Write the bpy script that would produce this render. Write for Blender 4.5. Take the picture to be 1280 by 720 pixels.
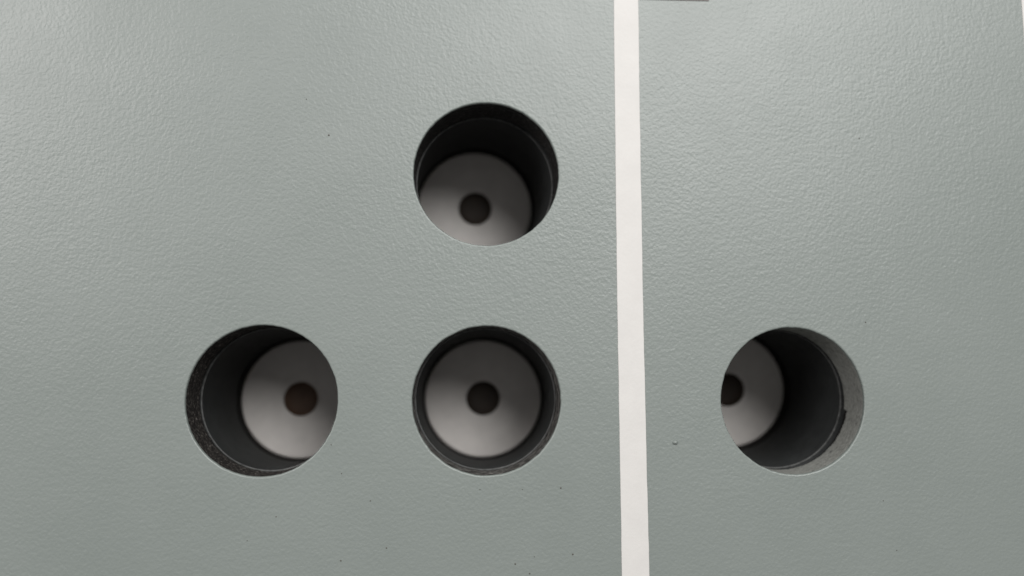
import bpy, bmesh, math, random
from mathutils import Vector, Matrix, noise

# ------------------------------------------------------------------ scene, camera, light
for o in list(bpy.data.objects):
    bpy.data.objects.remove(o)
scn = bpy.context.scene
col = scn.collection

# Panel frame: x right, y up, z out of the panel toward the viewer.
# World frame: panel stands upright in the XZ plane and faces -Y.
def W(x, y, z=0.0):
    return Vector((x, -z, y))

IMG_W, IMG_H, F = 1280.0, 720.0, 1100.0         # photograph size and focal length in its pixels
VPX, VPY, ROLL, CAMZ = 580.27, 465.41, 0.00518, 0.17917

def cam_axes():
    d = Vector(((VPX - 640) / F, -(VPY - 360) / F, -1.0)).normalized()
    z = -d                                       # panel normal seen from the camera
    up = Vector((math.sin(ROLL), math.cos(ROLL), 0))
    x = up.cross(z).normalized()
    y = z.cross(x)
    return x, y, z                               # panel axes in camera coordinates
AX, AY, AZ = cam_axes()
def ray_panel(px, py):
    c = Vector(((px - 640) / F, -(py - 360) / F, -1.0))
    return Vector((c.dot(AX), c.dot(AY), c.dot(AZ)))
def on_panel(px, py, z=0.0):                     # photo pixel -> panel coordinates at height z
    r = ray_panel(px, py)
    t = (z - CAMZ) / r.z
    return r.x * t, r.y * t

cam_d = bpy.data.cameras.new('camera')
cam = bpy.data.objects.new('camera', cam_d)
col.objects.link(cam)
cx, cy, cz = [Vector((AX[i], AY[i], AZ[i])) for i in range(3)]   # camera axes in panel coordinates
m = Matrix([[v.x, -v.z, v.y] for v in (cx, cy, cz)]).transposed().to_4x4()
m.translation = W(0, 0, CAMZ)
cam.matrix_world = m
cam_d.sensor_width = 36.0
cam_d.lens = F / IMG_W * 36.0
cam_d.clip_start = 0.005
cam_d.clip_end = 20.0
cam_d.dof.use_dof = True
cam_d.dof.focus_distance = 0.178
cam_d.dof.aperture_fstop = 6.2
scn.camera = cam

world = bpy.data.worlds.new('World')
scn.world = world
world.use_nodes = True
bg = world.node_tree.nodes['Background']
bg.inputs[0].default_value = (1.0, 0.97, 0.95, 1)
bg.inputs[1].default_value = 0.27

def lamp(name, pos, target, sx, sy, power, colour):
    d = bpy.data.lights.new(name, 'AREA')
    d.shape = 'ELLIPSE'; d.size = sx; d.size_y = sy
    d.energy = power; d.color = colour
    o = bpy.data.objects.new(name, d)
    col.objects.link(o)
    o.location = W(*pos)
    o.rotation_euler = (W(*target) - W(*pos)).to_track_quat('-Z', 'Y').to_euler()
    return o
# two ceiling fixtures above and behind the viewer
lamp('ceiling_lamp', (0.24, 0.53, 0.80), (0, 0, 0), 0.68, 0.70, 12.2, (1.0, 0.985, 0.97))
lamp('ceiling_lamp', (-0.60, 0.38, 0.72), (0, 0, 0), 0.44, 0.50, 6.2, (1.0, 0.955, 0.945))

scn.view_settings.view_transform = 'Standard'
scn.view_settings.look = 'None'
scn.view_settings.exposure = 0.0
scn.view_settings.gamma = 1.0

# ------------------------------------------------------------------ materials
class N:
    """small node helper"""
    def __init__(self, name):
        self.m = bpy.data.materials.new(name)
        self.m.use_nodes = True
        self.t = self.m.node_tree
        self.b = self.t.nodes['Principled BSDF']
        self.co = self.t.nodes.new('ShaderNodeTexCoord').outputs['Object']
    def n(self, kind, **kw):
        x = self.t.nodes.new(kind)
        for k, v in kw.items():
            setattr(x, k, v)
        return x
    def l(self, a, b):
        self.t.links.new(a, b)
    def noise(self, scale, detail=2.0, rough=0.5, stretch=None, dist=0.0):
        x = self.n('ShaderNodeTexNoise')
        x.inputs['Scale'].default_value = scale
        x.inputs['Detail'].default_value = detail
        x.inputs['Roughness'].default_value = rough
        x.inputs['Distortion'].default_value = dist
        c = self.co
        if stretch:
            mp = self.n('ShaderNodeMapping'); mp.inputs['Scale'].default_value = stretch
            self.l(c, mp.inputs['Vector']); c = mp.outputs[0]
        self.l(c, x.inputs['Vector'])
        return x.outputs['Fac']
    def ramp(self, fac, stops):
        r = self.n('ShaderNodeValToRGB')
        e = r.color_ramp.elements
        while len(e) < len(stops):
            e.new(0.5)
        for i, (p, c) in enumerate(stops):
            e[i].position = p
            e[i].color = (c[0], c[1], c[2], 1)
        self.l(fac, r.inputs[0])
        return r.outputs[0]
    def math(self, op, a, b):
        x = self.n('ShaderNodeMath', operation=op)
        for i, v in enumerate((a, b)):
            if isinstance(v, (int, float)): x.inputs[i].default_value = v
            else: self.l(v, x.inputs[i])
        return x.outputs[0]
    def bump(self, h, dist, strength=1.0):
        x = self.n('ShaderNodeBump')
        x.inputs['Distance'].default_value = dist
        x.inputs['Strength'].default_value = strength
        self.l(h, x.inputs['Height'])
        self.l(x.outputs[0], self.b.inputs['Normal'])
    def rough(self, v): self.b.inputs['Roughness'].default_value = v
    def colour(self, c):
        if isinstance(c, tuple): self.b.inputs['Base Color'].default_value = (*c, 1)
        else: self.l(c, self.b.inputs['Base Color'])

def mat_powder():
    s = N('grey_powder_coat')
    s.colour(s.ramp(s.noise(45, 3, 0.6), [(0.3, (0.147, 0.168, 0.158)), (0.7, (0.158, 0.179, 0.169))]))
    a = s.noise(1550, 1.5, 0.5, dist=0.2)
    b = s.noise(800, 1.0, 0.5)
    c = s.noise(3200, 1.0, 0.5)
    h = s.math('ADD', s.math('MULTIPLY', a, 1.0), s.math('MULTIPLY', b, 0.55))
    h = s.math('ADD', h, s.math('MULTIPLY', c, 0.12))
    amp = s.n('ShaderNodeMapRange')                 # the orange peel is stronger in some patches than others
    s.l(s.noise(38, 2.0, 0.5), amp.inputs['Value'])
    for i, v in enumerate((0.3, 0.7, 0.85, 1.15)): amp.inputs[i + 1].default_value = v
    s.bump(s.math('MULTIPLY', s.math('SUBTRACT', h, 0.835), amp.outputs[0]), 0.000070, 1.0)
    rv = s.n('ShaderNodeMapRange')
    s.l(s.noise(70, 3.0, 0.6), rv.inputs['Value'])
    for i, v in enumerate((0.3, 0.7, 0.38, 0.42)): rv.inputs[i + 1].default_value = v
    s.l(rv.outputs[0], s.b.inputs['Roughness'])
    s.b.inputs['Specular IOR Level'].default_value = 0.5
    return s.m

def mat_white():
    s = N('white_tape')
    s.colour(s.ramp(s.noise(160, 3, 0.6), [(0.3, (0.455, 0.449, 0.434)), (0.7, (0.482, 0.476, 0.460))]))
    s.bump(s.math('ADD', s.noise(1600, 1.5), s.noise(600, 1.0)), 0.00002, 1.0)
    s.rough(0.62)
    return s.m

def mat_edge(name, stops, stretch=None, rough=0.8, scale=2600, bump=0.00025):
    s = N(name)
    f = s.noise(scale, 3.0, 0.65, stretch)
    s.colour(s.ramp(f, stops))
    s.bump(s.noise(scale * 0.8, 2.0), bump, 1.0)
    s.rough(rough)
    s.b.inputs['Specular IOR Level'].default_value = 0.3
    return s.m

def mat_plain(name, c, rough, scale=300, var=0.08, bump=0.0, spec=0.5):
    s = N(name)
    lo = tuple(v * (1 - var) for v in c); hi = tuple(v * (1 + var) for v in c)
    s.colour(s.ramp(s.noise(scale, 3, 0.6), [(0.3, lo), (0.7, hi)]))
    if bump:
        s.bump(s.noise(scale * 4, 2), bump, 1.0)
    s.rough(rough)
    s.b.inputs['Specular IOR Level'].default_value = spec
    return s.m

M_POWDER = mat_powder()
M_WHITE = mat_white()
M_CORE = mat_plain('black_core', (0.008, 0.0075, 0.007), 0.9, spec=0.1)
M_EDGE_BLACK = mat_edge('black_gritty_edge', [(0.44, (0.007, 0.006, 0.0055)), (0.56, (0.026, 0.023, 0.020)), (0.70, (0.13, 0.121, 0.11))], scale=1500)
M_EDGE_DARK = mat_edge('darker_black_edge', [(0.45, (0.006, 0.0055, 0.005)), (0.58, (0.016, 0.015, 0.014)), (0.74, (0.09, 0.088, 0.084))], scale=1500)  # the gritty black edge with darker stops, for the top hole
M_EDGE_STREAK = mat_edge('streaked_edge', [(0.45, (0.012, 0.011, 0.010)), (0.55, (0.10, 0.098, 0.092)), (0.70, (0.21, 0.205, 0.19))], (0.35, 1.0, 0.35), scale=1700)
M_EDGE_GREY = mat_edge('oversprayed_edge', [(0.26, (0.04, 0.040, 0.037)), (0.38, (0.15, 0.155, 0.144)), (0.66, (0.215, 0.222, 0.206))], scale=1100, bump=0.00012)
M_TUBE = mat_plain('dark_grey_tube', (0.024, 0.026, 0.026), 0.6, var=0.2, bump=0.00004, spec=0.15)
M_DISC = mat_plain('white_disc', (0.86, 0.825, 0.79), 0.45, scale=260, var=0.045, bump=0.00003)
M_PLUG = mat_plain('brown_plug', (0.040, 0.027, 0.018), 0.6, var=0.2)
M_PLUG_WARM = mat_plain('warm_brown_plug', (0.12, 0.070, 0.045), 0.6, var=0.2)
M_RIM = mat_plain('highlight_tube_rim', (0.045, 0.047, 0.046), 0.65, scale=900, var=0.6)  # paler than the tube: the rim highlight is put into the colour
M_SHADE_RING = mat_plain('black_shade_ring', (0.012, 0.011, 0.010), 0.8, spec=0.2)  # black stands in for the shade deep in the tube
M_DIRT = mat_plain('dirt', (0.055, 0.053, 0.046), 0.8, var=0.3)
M_DARK = mat_plain('dark_label', (0.13, 0.115, 0.112), 0.6)

# ------------------------------------------------------------------ mesh helpers
def link(name, bm, mat, parent=None, smooth=True, base=(0, 0, 0)):
    me = bpy.data.meshes.new(name)
    if base != (0, 0, 0):
        bmesh.ops.translate(bm, vec=-Vector(base), verts=bm.verts)
    bmesh.ops.recalc_face_normals(bm, faces=bm.faces)
    bm.to_mesh(me); bm.free()
    if smooth:
        me.polygons.foreach_set('use_smooth', [True] * len(me.polygons))
    me.materials.append(mat)
    o = bpy.data.objects.new(name, me)
    col.objects.link(o)
    o.location = base
    if parent:
        o.parent = parent
    return o

def empty(name, loc=(0, 0, 0)):
    o = bpy.data.objects.new(name, None)
    col.objects.link(o)
    o.empty_display_size = 0.01
    o.location = loc
    return o

def tag(o, label, cat, group=None):
    o['label'] = label; o['category'] = cat
    if group: o['group'] = group

def loft(bm, rings, closed_loop=False):
    """rings: list of lists of coords (equal length), bridged in order"""
    vr = [[bm.verts.new(p) for p in r] for r in rings]
    n = len(vr[0])
    pairs = list(zip(vr[:-1], vr[1:]))
    if closed_loop: pairs.append((vr[-1], vr[0]))
    for a, b in pairs:
        for i in range(n):
            j = (i + 1) % n
            bm.faces.new((a[i], a[j], b[j], b[i]))
    return vr

def lathe(profile, seg=128, closed=False):
    """profile: (radius, z) in a local frame, z along the axis (out of the panel)"""
    bm = bmesh.new()
    rings = []
    for r, z in profile:
        rings.append([W(r * math.cos(2 * math.pi * i / seg), r * math.sin(2 * math.pi * i / seg), z) for i in range(seg)])
    vr = loft(bm, rings, closed)
    return bm, vr

# ------------------------------------------------------------------ the panel
R = 0.015
HOLES = [  # kind, centre x, y
    ('top',   0.00437, 0.04096),
    ('left', -0.04028, -0.00559),
    ('mid',   0.00458, -0.00562),
    ('right', 0.06765, -0.00576)]
DOTS = {'top': (594.1, 259.8), 'left': (375.3, 498.9), 'mid': (603.9, 498.0), 'right': (911.6, 487.4)}
T = 0.0102            # board thickness
DEPTH = 0.0423        # disc behind the face
PX0, PX1, PY0, PY1 = -0.17, 0.19, -0.12, 0.15

panel = empty('front_panel', W(0, PY0, -T))
tag(panel, 'grey textured powder-coated panel pierced by four round holes', 'panel')
P0 = panel.location.copy()

SEG = 192
def lip_r(k, a):
    """slightly uneven lip of hole k"""
    return 0.00006 * noise.noise(Vector((math.cos(a) * 9, math.sin(a) * 9, k * 7.3))) + \
           0.00006 * noise.noise(Vector((math.cos(a) * 40, math.sin(a) * 40, k * 3.1)))

def sheet_with_holes(z, rad, extra=None):
    """flat outline + holes filled; returns bm, outer loop, hole loops"""
    bm = bmesh.new()
    corners = [(PX0, PY0), (PX1, PY0), (PX1, PY1), (PX0, PY1)]
    out = [bm.verts.new(W(x, y, z)) for x, y in corners]
    edges = [bm.edges.new((out[i], out[(i + 1) % 4])) for i in range(4)]
    loops = []
    for k, (nm, hx, hy) in enumerate(HOLES):
        vs = []
        for i in range(SEG):
            a = 2 * math.pi * i / SEG
            r = rad + lip_r(k, a)
            vs.append(bm.verts.new(W(hx + r * math.cos(a), hy + r * math.sin(a), z)))
        edges += [bm.edges.new((vs[i], vs[(i + 1) % SEG])) for i in range(SEG)]
        loops.append(vs)
    bmesh.ops.triangle_fill(bm, edges=edges, use_beauty=True)
    for f in list(bm.faces):          # drop anything filled inside a hole
        c = f.calc_center_median()
        for nm, hx, hy in HOLES:
            if math.hypot(c.x - hx, c.z - hy) < rad * 0.97 and all(math.hypot(v.co.x - hx, v.co.z - hy) < rad * 1.02 for v in f.verts):
                bm.faces.remove(f); break
    return bm, out, loops

def extrude_loop(bm, verts, steps):
    """steps: list of functions coord->coord making successive rings"""
    prev = verts
    n = len(verts)
    for fn in steps:
        cur = [bm.verts.new(fn(i, v.co)) for i, v in enumerate(verts)]
        for i in range(n):
            j = (i + 1) % n
            bm.faces.new((prev[i], prev[j], cur[j], cur[i]))
        prev = cur
    return prev

FIL = 0.00035
bm, outer, loops = sheet_with_holes(0.0, R + FIL)
for k, vs in enumerate(loops):
    _, hx, hy = HOLES[k]
    def mk(dr, dz):
        def fn(i, c):
            a = math.atan2(c.z - hy, c.x - hx)
            r = R + FIL - dr + lip_r(k, a)
            return W(hx + r * math.cos(a), hy + r * math.sin(a), -dz)
        return fn
    st = [mk(FIL * math.sin(t), FIL * (1 - math.cos(t))) for t in [math.radians(q) for q in (18, 36, 54, 72, 90)]]
    st.append(mk(FIL, 0.0007))
    extrude_loop(bm, vs, st)
extrude_loop(bm, outer, [lambda i, c: Vector((c.x, 0.0009, c.z))])
face = link('coated_face', bm, M_POWDER, panel, smooth=False, base=tuple(P0))
face.location = (0, 0, 0)
for p in face.data.polygons:
    if abs(p.normal.y) < 0.999: p.use_smooth = True

bm, outer, loops = sheet_with_holes(-0.0010, R + 0.0005)
for k, vs in enumerate(loops):
    extrude_loop(bm, vs, [lambda i, c: Vector((c.x, T, c.z))])
extrude_loop(bm, outer, [lambda i, c: Vector((c.x, T, c.z))])
core = link('core', bm, M_CORE, panel, smooth=False, base=tuple(P0))
core.location = (0, 0, 0)

# cut edge of the board inside each hole
EDGE_MAT = {'top': M_EDGE_DARK, 'left': M_EDGE_BLACK, 'mid': M_EDGE_STREAK, 'right': M_EDGE_GREY}
for k, (nm, hx, hy) in enumerate(HOLES):
    bm = bmesh.new()
    seg, nz = 480, 20
    z0, z1 = 0.00065, T - 0.0001
    rings = []
    for q in range(nz + 1):
        ring = []
        for i in range(seg):
            a = 2 * math.pi * i / seg
            end = z1
            if nm == 'right':                  # torn gap at the lower right, toward the tube
                d = math.degrees(a)
                d = d - 360 if d > 180 else d
                t = (-d - 8) / 90.0
                if 0 < t < 1:
                    w = min(1, t / 0.02) * (1 - t) ** 0.8
                    end = z1 - w * (0.0016 + 0.0004 * noise.noise(Vector((d * 0.35, 3.3, 0))) + 0.0006 * noise.noise(Vector((d * 1.1, 8.1, 0))))
            z = z0 + (end - z0) * q / nz
            amp = {'left': 0.00015, 'top': 0.00009, 'mid': 0.00010, 'right': 0.00003}[nm]
            v = Vector((math.cos(a) * R, math.sin(a) * R, z)) * 1500
            r = R + 0.00006 + amp * noise.noise(v + Vector((k * 50, 0, 0)))
            if q == 0: r = R + 0.00022
            if q == nz: r += 0.00004
            ring.append(W(hx + r * math.cos(a), hy + r * math.sin(a), -z))
        rings.append(ring)
    back = [W(hx + (c.x - hx) * 1.025, hy + (c.z - hy) * 1.025, -c.y) for c in rings[-1]]
    rings.append(back)
    loft(bm, rings)
    e = link('hole_edge', bm, EDGE_MAT[nm], panel, base=tuple(P0))
    e.location = (0, 0, 0)
    e['label'] = {'top': 'black gritty cut edge inside the hole', 'left': 'black gritty cut edge inside the hole',
                  'mid': 'dark cut edge with grey streaks', 'right': 'grey cut edge with a torn black gap'}[nm]

# small lump of paint and specks of dirt on the coating
def blob(bm, x, y, r, h, seed, squash=1.0):
    rng = random.Random(seed)
    n = 12
    rings = []
    for q, (rr, hh) in enumerate(((1.0, -0.05), (0.85, 0.45), (0.5, 0.85), (0.18, 1.0))):
        rings.append([W(x + r * rr * math.cos(2 * math.pi * i / n) * (1 + 0.18 * math.sin(3 * i + seed)),
                        y + r * rr * squash * math.sin(2 * math.pi * i / n) * (1 + 0.15 * math.cos(2 * i + seed)), h * hh) for i in range(n)])
    vr = loft(bm, rings)
    bm.faces.new(vr[-1])
bm = bmesh.new()
x, y = on_panel(844, 553)
blob(bm, x, y, 0.00062, 0.00042, 4, 0.75)
o = link('paint_lump', bm, M_POWDER, panel, base=tuple(P0)); o.location = (0, 0, 0)
o['label'] = 'tiny lump in the grey coating'
bm = bmesh.new()
for s, (px, py, r) in enumerate([(411, 169, 1.7), (383, 124, 1.1), (701, 610, 1.5), (463, 626, 1.2), (483, 685, 1.4), (426, 701, 1.5),
        (644, 705, 1.5), (662, 717, 1.4), (716, 693, 1.6), (668, 696, .9), (427, 592, 1.1), (345, 646, 1.2), (309, 676, 1.0),
        (1074, 173, 1.2), (1104, 626, 1.0), (1121, 688, 1.0), (1082, 403, 1.4), (414, 556, 1.0), (600, 612, .9), (653, 612, .9)]):
    x, y = on_panel(px, py)
    blob(bm, x, y, r * 0.00012, 0.00006, s)
o = link('dirt_specks', bm, M_DIRT, panel, base=tuple(P0)); o.location = (0, 0, 0)
o['kind'] = 'stuff'

# ------------------------------------------------------------------ the tubes behind the holes
TR = R * 0.992
TLEN = DEPTH - T
def make_insert():
    root = empty('tube_insert')
    # tube: flange against the board, slightly rounded mouth, bore, closed back
    prof = [(R + 0.0055, 0.0), (R + 0.0002, 0.0), (TR + 0.00010, -0.00003), (TR + 0.00002, -0.00012), (TR, -0.0003)]
    prof += [(TR, -0.0003 - (TLEN + 0.002) * q / 6) for q in range(1, 7)]
    prof += [(0.0008, -TLEN - 0.0023), (0.0008, -TLEN - 0.004), (R + 0.0015, -TLEN - 0.004), (R + 0.0015, -0.0015), (R + 0.0055, -0.0015)]
    bm, _ = lathe(prof, 128, True)
    tube = link('tube', bm, M_TUBE, root)
    # mouth lip, paler to paint its highlight, and an added black ring of shade
    bm, _ = lathe([(TR + 0.00035, 0.00006), (TR + 0.00005, 0.00006), (TR - 0.00006, 0.0), (TR - 0.00008, -0.00010), (TR - 0.00004, -0.00022), (TR + 0.00035, -0.00022)], 160, True)
    link('mouth_lip', bm, M_RIM, tube)
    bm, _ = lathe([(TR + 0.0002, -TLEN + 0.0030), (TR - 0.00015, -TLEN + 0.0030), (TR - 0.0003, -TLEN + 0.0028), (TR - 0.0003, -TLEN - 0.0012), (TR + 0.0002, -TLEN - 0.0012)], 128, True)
    link('shade_ring', bm, M_SHADE_RING, root)  # added ring, paints the dark shade of the bore round the disc
    # white disc with a round central bore
    dr, br = R * 0.968, R * 0.281
    bm, _ = lathe([(br, -0.0012), (br, -0.00008), (br + 0.00010, 0.0), (br + 0.0015, 0.0), (dr * .6, 0.0), (dr - 0.0006, 0.0), (dr - 0.00015, -0.00012), (dr, -0.0004), (dr, -0.0012)], 128, True)
    bmesh.ops.translate(bm, vec=W(0, 0, -TLEN), verts=bm.verts)
    disc = link('disc', bm, M_DISC, root)
    # brown plug in the bore
    bm, vr = lathe([(br - 0.00003, -0.0012), (br - 0.00003, -0.00035), (br - 0.0002, -0.0002), (br * .5, -0.0002), (0.0002, -0.0002)], 96)
    bm.faces.new(vr[-1])
    bmesh.ops.translate(bm, vec=W(0, 0, -TLEN), verts=bm.verts)
    link('plug', bm, M_PLUG, disc)
    return root
def copy_tree(o, parent=None):
    c = o.copy(); col.objects.link(c); c.parent = parent
    for ch in list(o.children):
        copy_tree(ch, c)
    return c
LABELS = {
    'top': 'dark grey tube with white disc in the topmost hole of the panel',
    'left': 'dark grey tube with white disc in the leftmost of the four holes',
    'mid': 'dark grey tube with white disc in the hole directly below the topmost one',
    'right': 'dark grey tube with white disc in the lone hole right of the white tape'}
proto = make_insert()
kids0 = [proto] + [copy_tree(proto) for _ in range(3)]
for root, (nm, hx, hy) in zip(kids0, HOLES):
    base = Vector((hx, hy, -T - 0.0001))
    tx, ty = on_panel(*DOTS[nm], -DEPTH)
    ax = Vector((tx - hx, ty - hy, -TLEN)).normalized()      # panel coordinates, into the panel
    root.location = W(*base)
    q = W(0, 0, -1).rotation_difference(W(*ax))
    root.rotation_mode = 'QUATERNION'
    root.rotation_quaternion = q
    # keep the tilted flange clear of the board
    root.location += W(0, 0, -(R + 0.0056) * math.hypot(ax.x, ax.y))
    root.rotation_quaternion = q @ Matrix.Rotation({'top': 0.4, 'left': 1.9, 'mid': 3.1, 'right': 5.0}[nm], 3, 'Y').to_quaternion()
    if nm == 'left':                                          # this plug is a lighter, warmer brown than the others
        for d in root.children:
            for g in d.children:
                if g.name.startswith('plug'):
                    g.data = g.data.copy(); g.data.materials[0] = M_PLUG_WARM
                    g['label'] = 'warm brown plug'
    tag(root, LABELS[nm], 'tube', 'tubes behind the panel holes')

# ------------------------------------------------------------------ white tape and the dark mark
def tape(name, left, right, seed):
    """left/right: edge polylines in panel coordinates, from bottom to top"""
    def sample(poly, y):
        for (xa, ya), (xb, yb) in zip(poly[:-1], poly[1:]):
            if y <= yb or (xb, yb) == poly[-1]:
                return xa + (xb - xa) * (y - ya) / (yb - ya)
    bm = bmesh.new()
    n = 320
    th, bv = 0.00016, 0.00008
    rings = []
    for i in range(n + 1):
        y = PY0 + 0.001 + (PY1 - PY0 - 0.002) * i / n
        xl = sample(left, y) + 0.00005 * noise.noise(Vector((y * 160, seed, 0))) + 0.00003 * noise.noise(Vector((y * 700, seed, 5)))
        xr = sample(right, y) + 0.00005 * noise.noise(Vector((y * 160, seed, 9))) + 0.00004 * noise.noise(Vector((y * 700, seed, 15)))
        rings.append([bm.verts.new(W(*p)) for p in ((xl, y, 0.00002), (xl, y, th - bv), (xl + bv, y, th), (xr - bv, y, th), (xr, y, th - bv), (xr, y, 0.00002))])
    for a, b in zip(rings[:-1], rings[1:]):
        for i in range(6):
            j = (i + 1) % 6
            bm.faces.new((a[i], a[j], b[j], b[i]))
    bm.faces.new(rings[0]); bm.faces.new(rings[-1])
    base = tuple(W((left[0][0] + right[0][0]) / 2, PY0 + 0.001, 0))
    return link(name, bm, M_WHITE, None, smooth=False, base=base)
def poly(pts):
    return [on_panel(*p) for p in pts][::-1]
L = poly([(767.0, 0), (768.7, 160), (770.9, 340), (772.4, 440), (775.3, 600), (777.2, 720)])
Rr = poly([(797.9, 0), (800.1, 160), (803.2, 340), (805.2, 440), (808.9, 600), (812.0, 720)])
o = tape('white_tape', L, Rr, 1.7)
tag(o, 'long narrow white tape strip running from top to bottom between the holes', 'tape')
L2 = poly([(1276.6, 0), (1280.2, 50), (1284, 110)])
# same slope continued as a straight edge
(xa, ya), (xb, yb) = L2[0], L2[-1]
sl = (xb - xa) / (yb - ya)
L2 = [(xb + (y - yb) * sl, y) for y in (PY0, PY1)]
R2 = [(x + 0.0054, y) for x, y in L2]
o = tape('white_tape', L2, R2, 5.2)
tag(o, 'sliver of white tape at the upper right corner of the picture', 'tape')

x0, y0 = on_panel(799.5, -0.65)
x1, _ = on_panel(886, 1.3)
bm = bmesh.new()
bmesh.ops.create_cube(bm, size=1.0)
w, h, t = x1 - x0, 0.006, 0.00014
bmesh.ops.scale(bm, vec=(w, t, h), verts=bm.verts)
bmesh.ops.translate(bm, vec=W((x0 + x1) / 2, y0 + h / 2, t / 2 + 0.00002), verts=bm.verts)
bmesh.ops.bevel(bm, geom=[e for e in bm.edges], offset=0.00004, segments=2, affect='EDGES', profile=0.5)
o = link('dark_label', bm, M_DARK, None, smooth=False, base=tuple(W((x0 + x1) / 2, y0, 0)))
tag(o, 'dark label edge at the top of the picture beside the white tape', 'label')
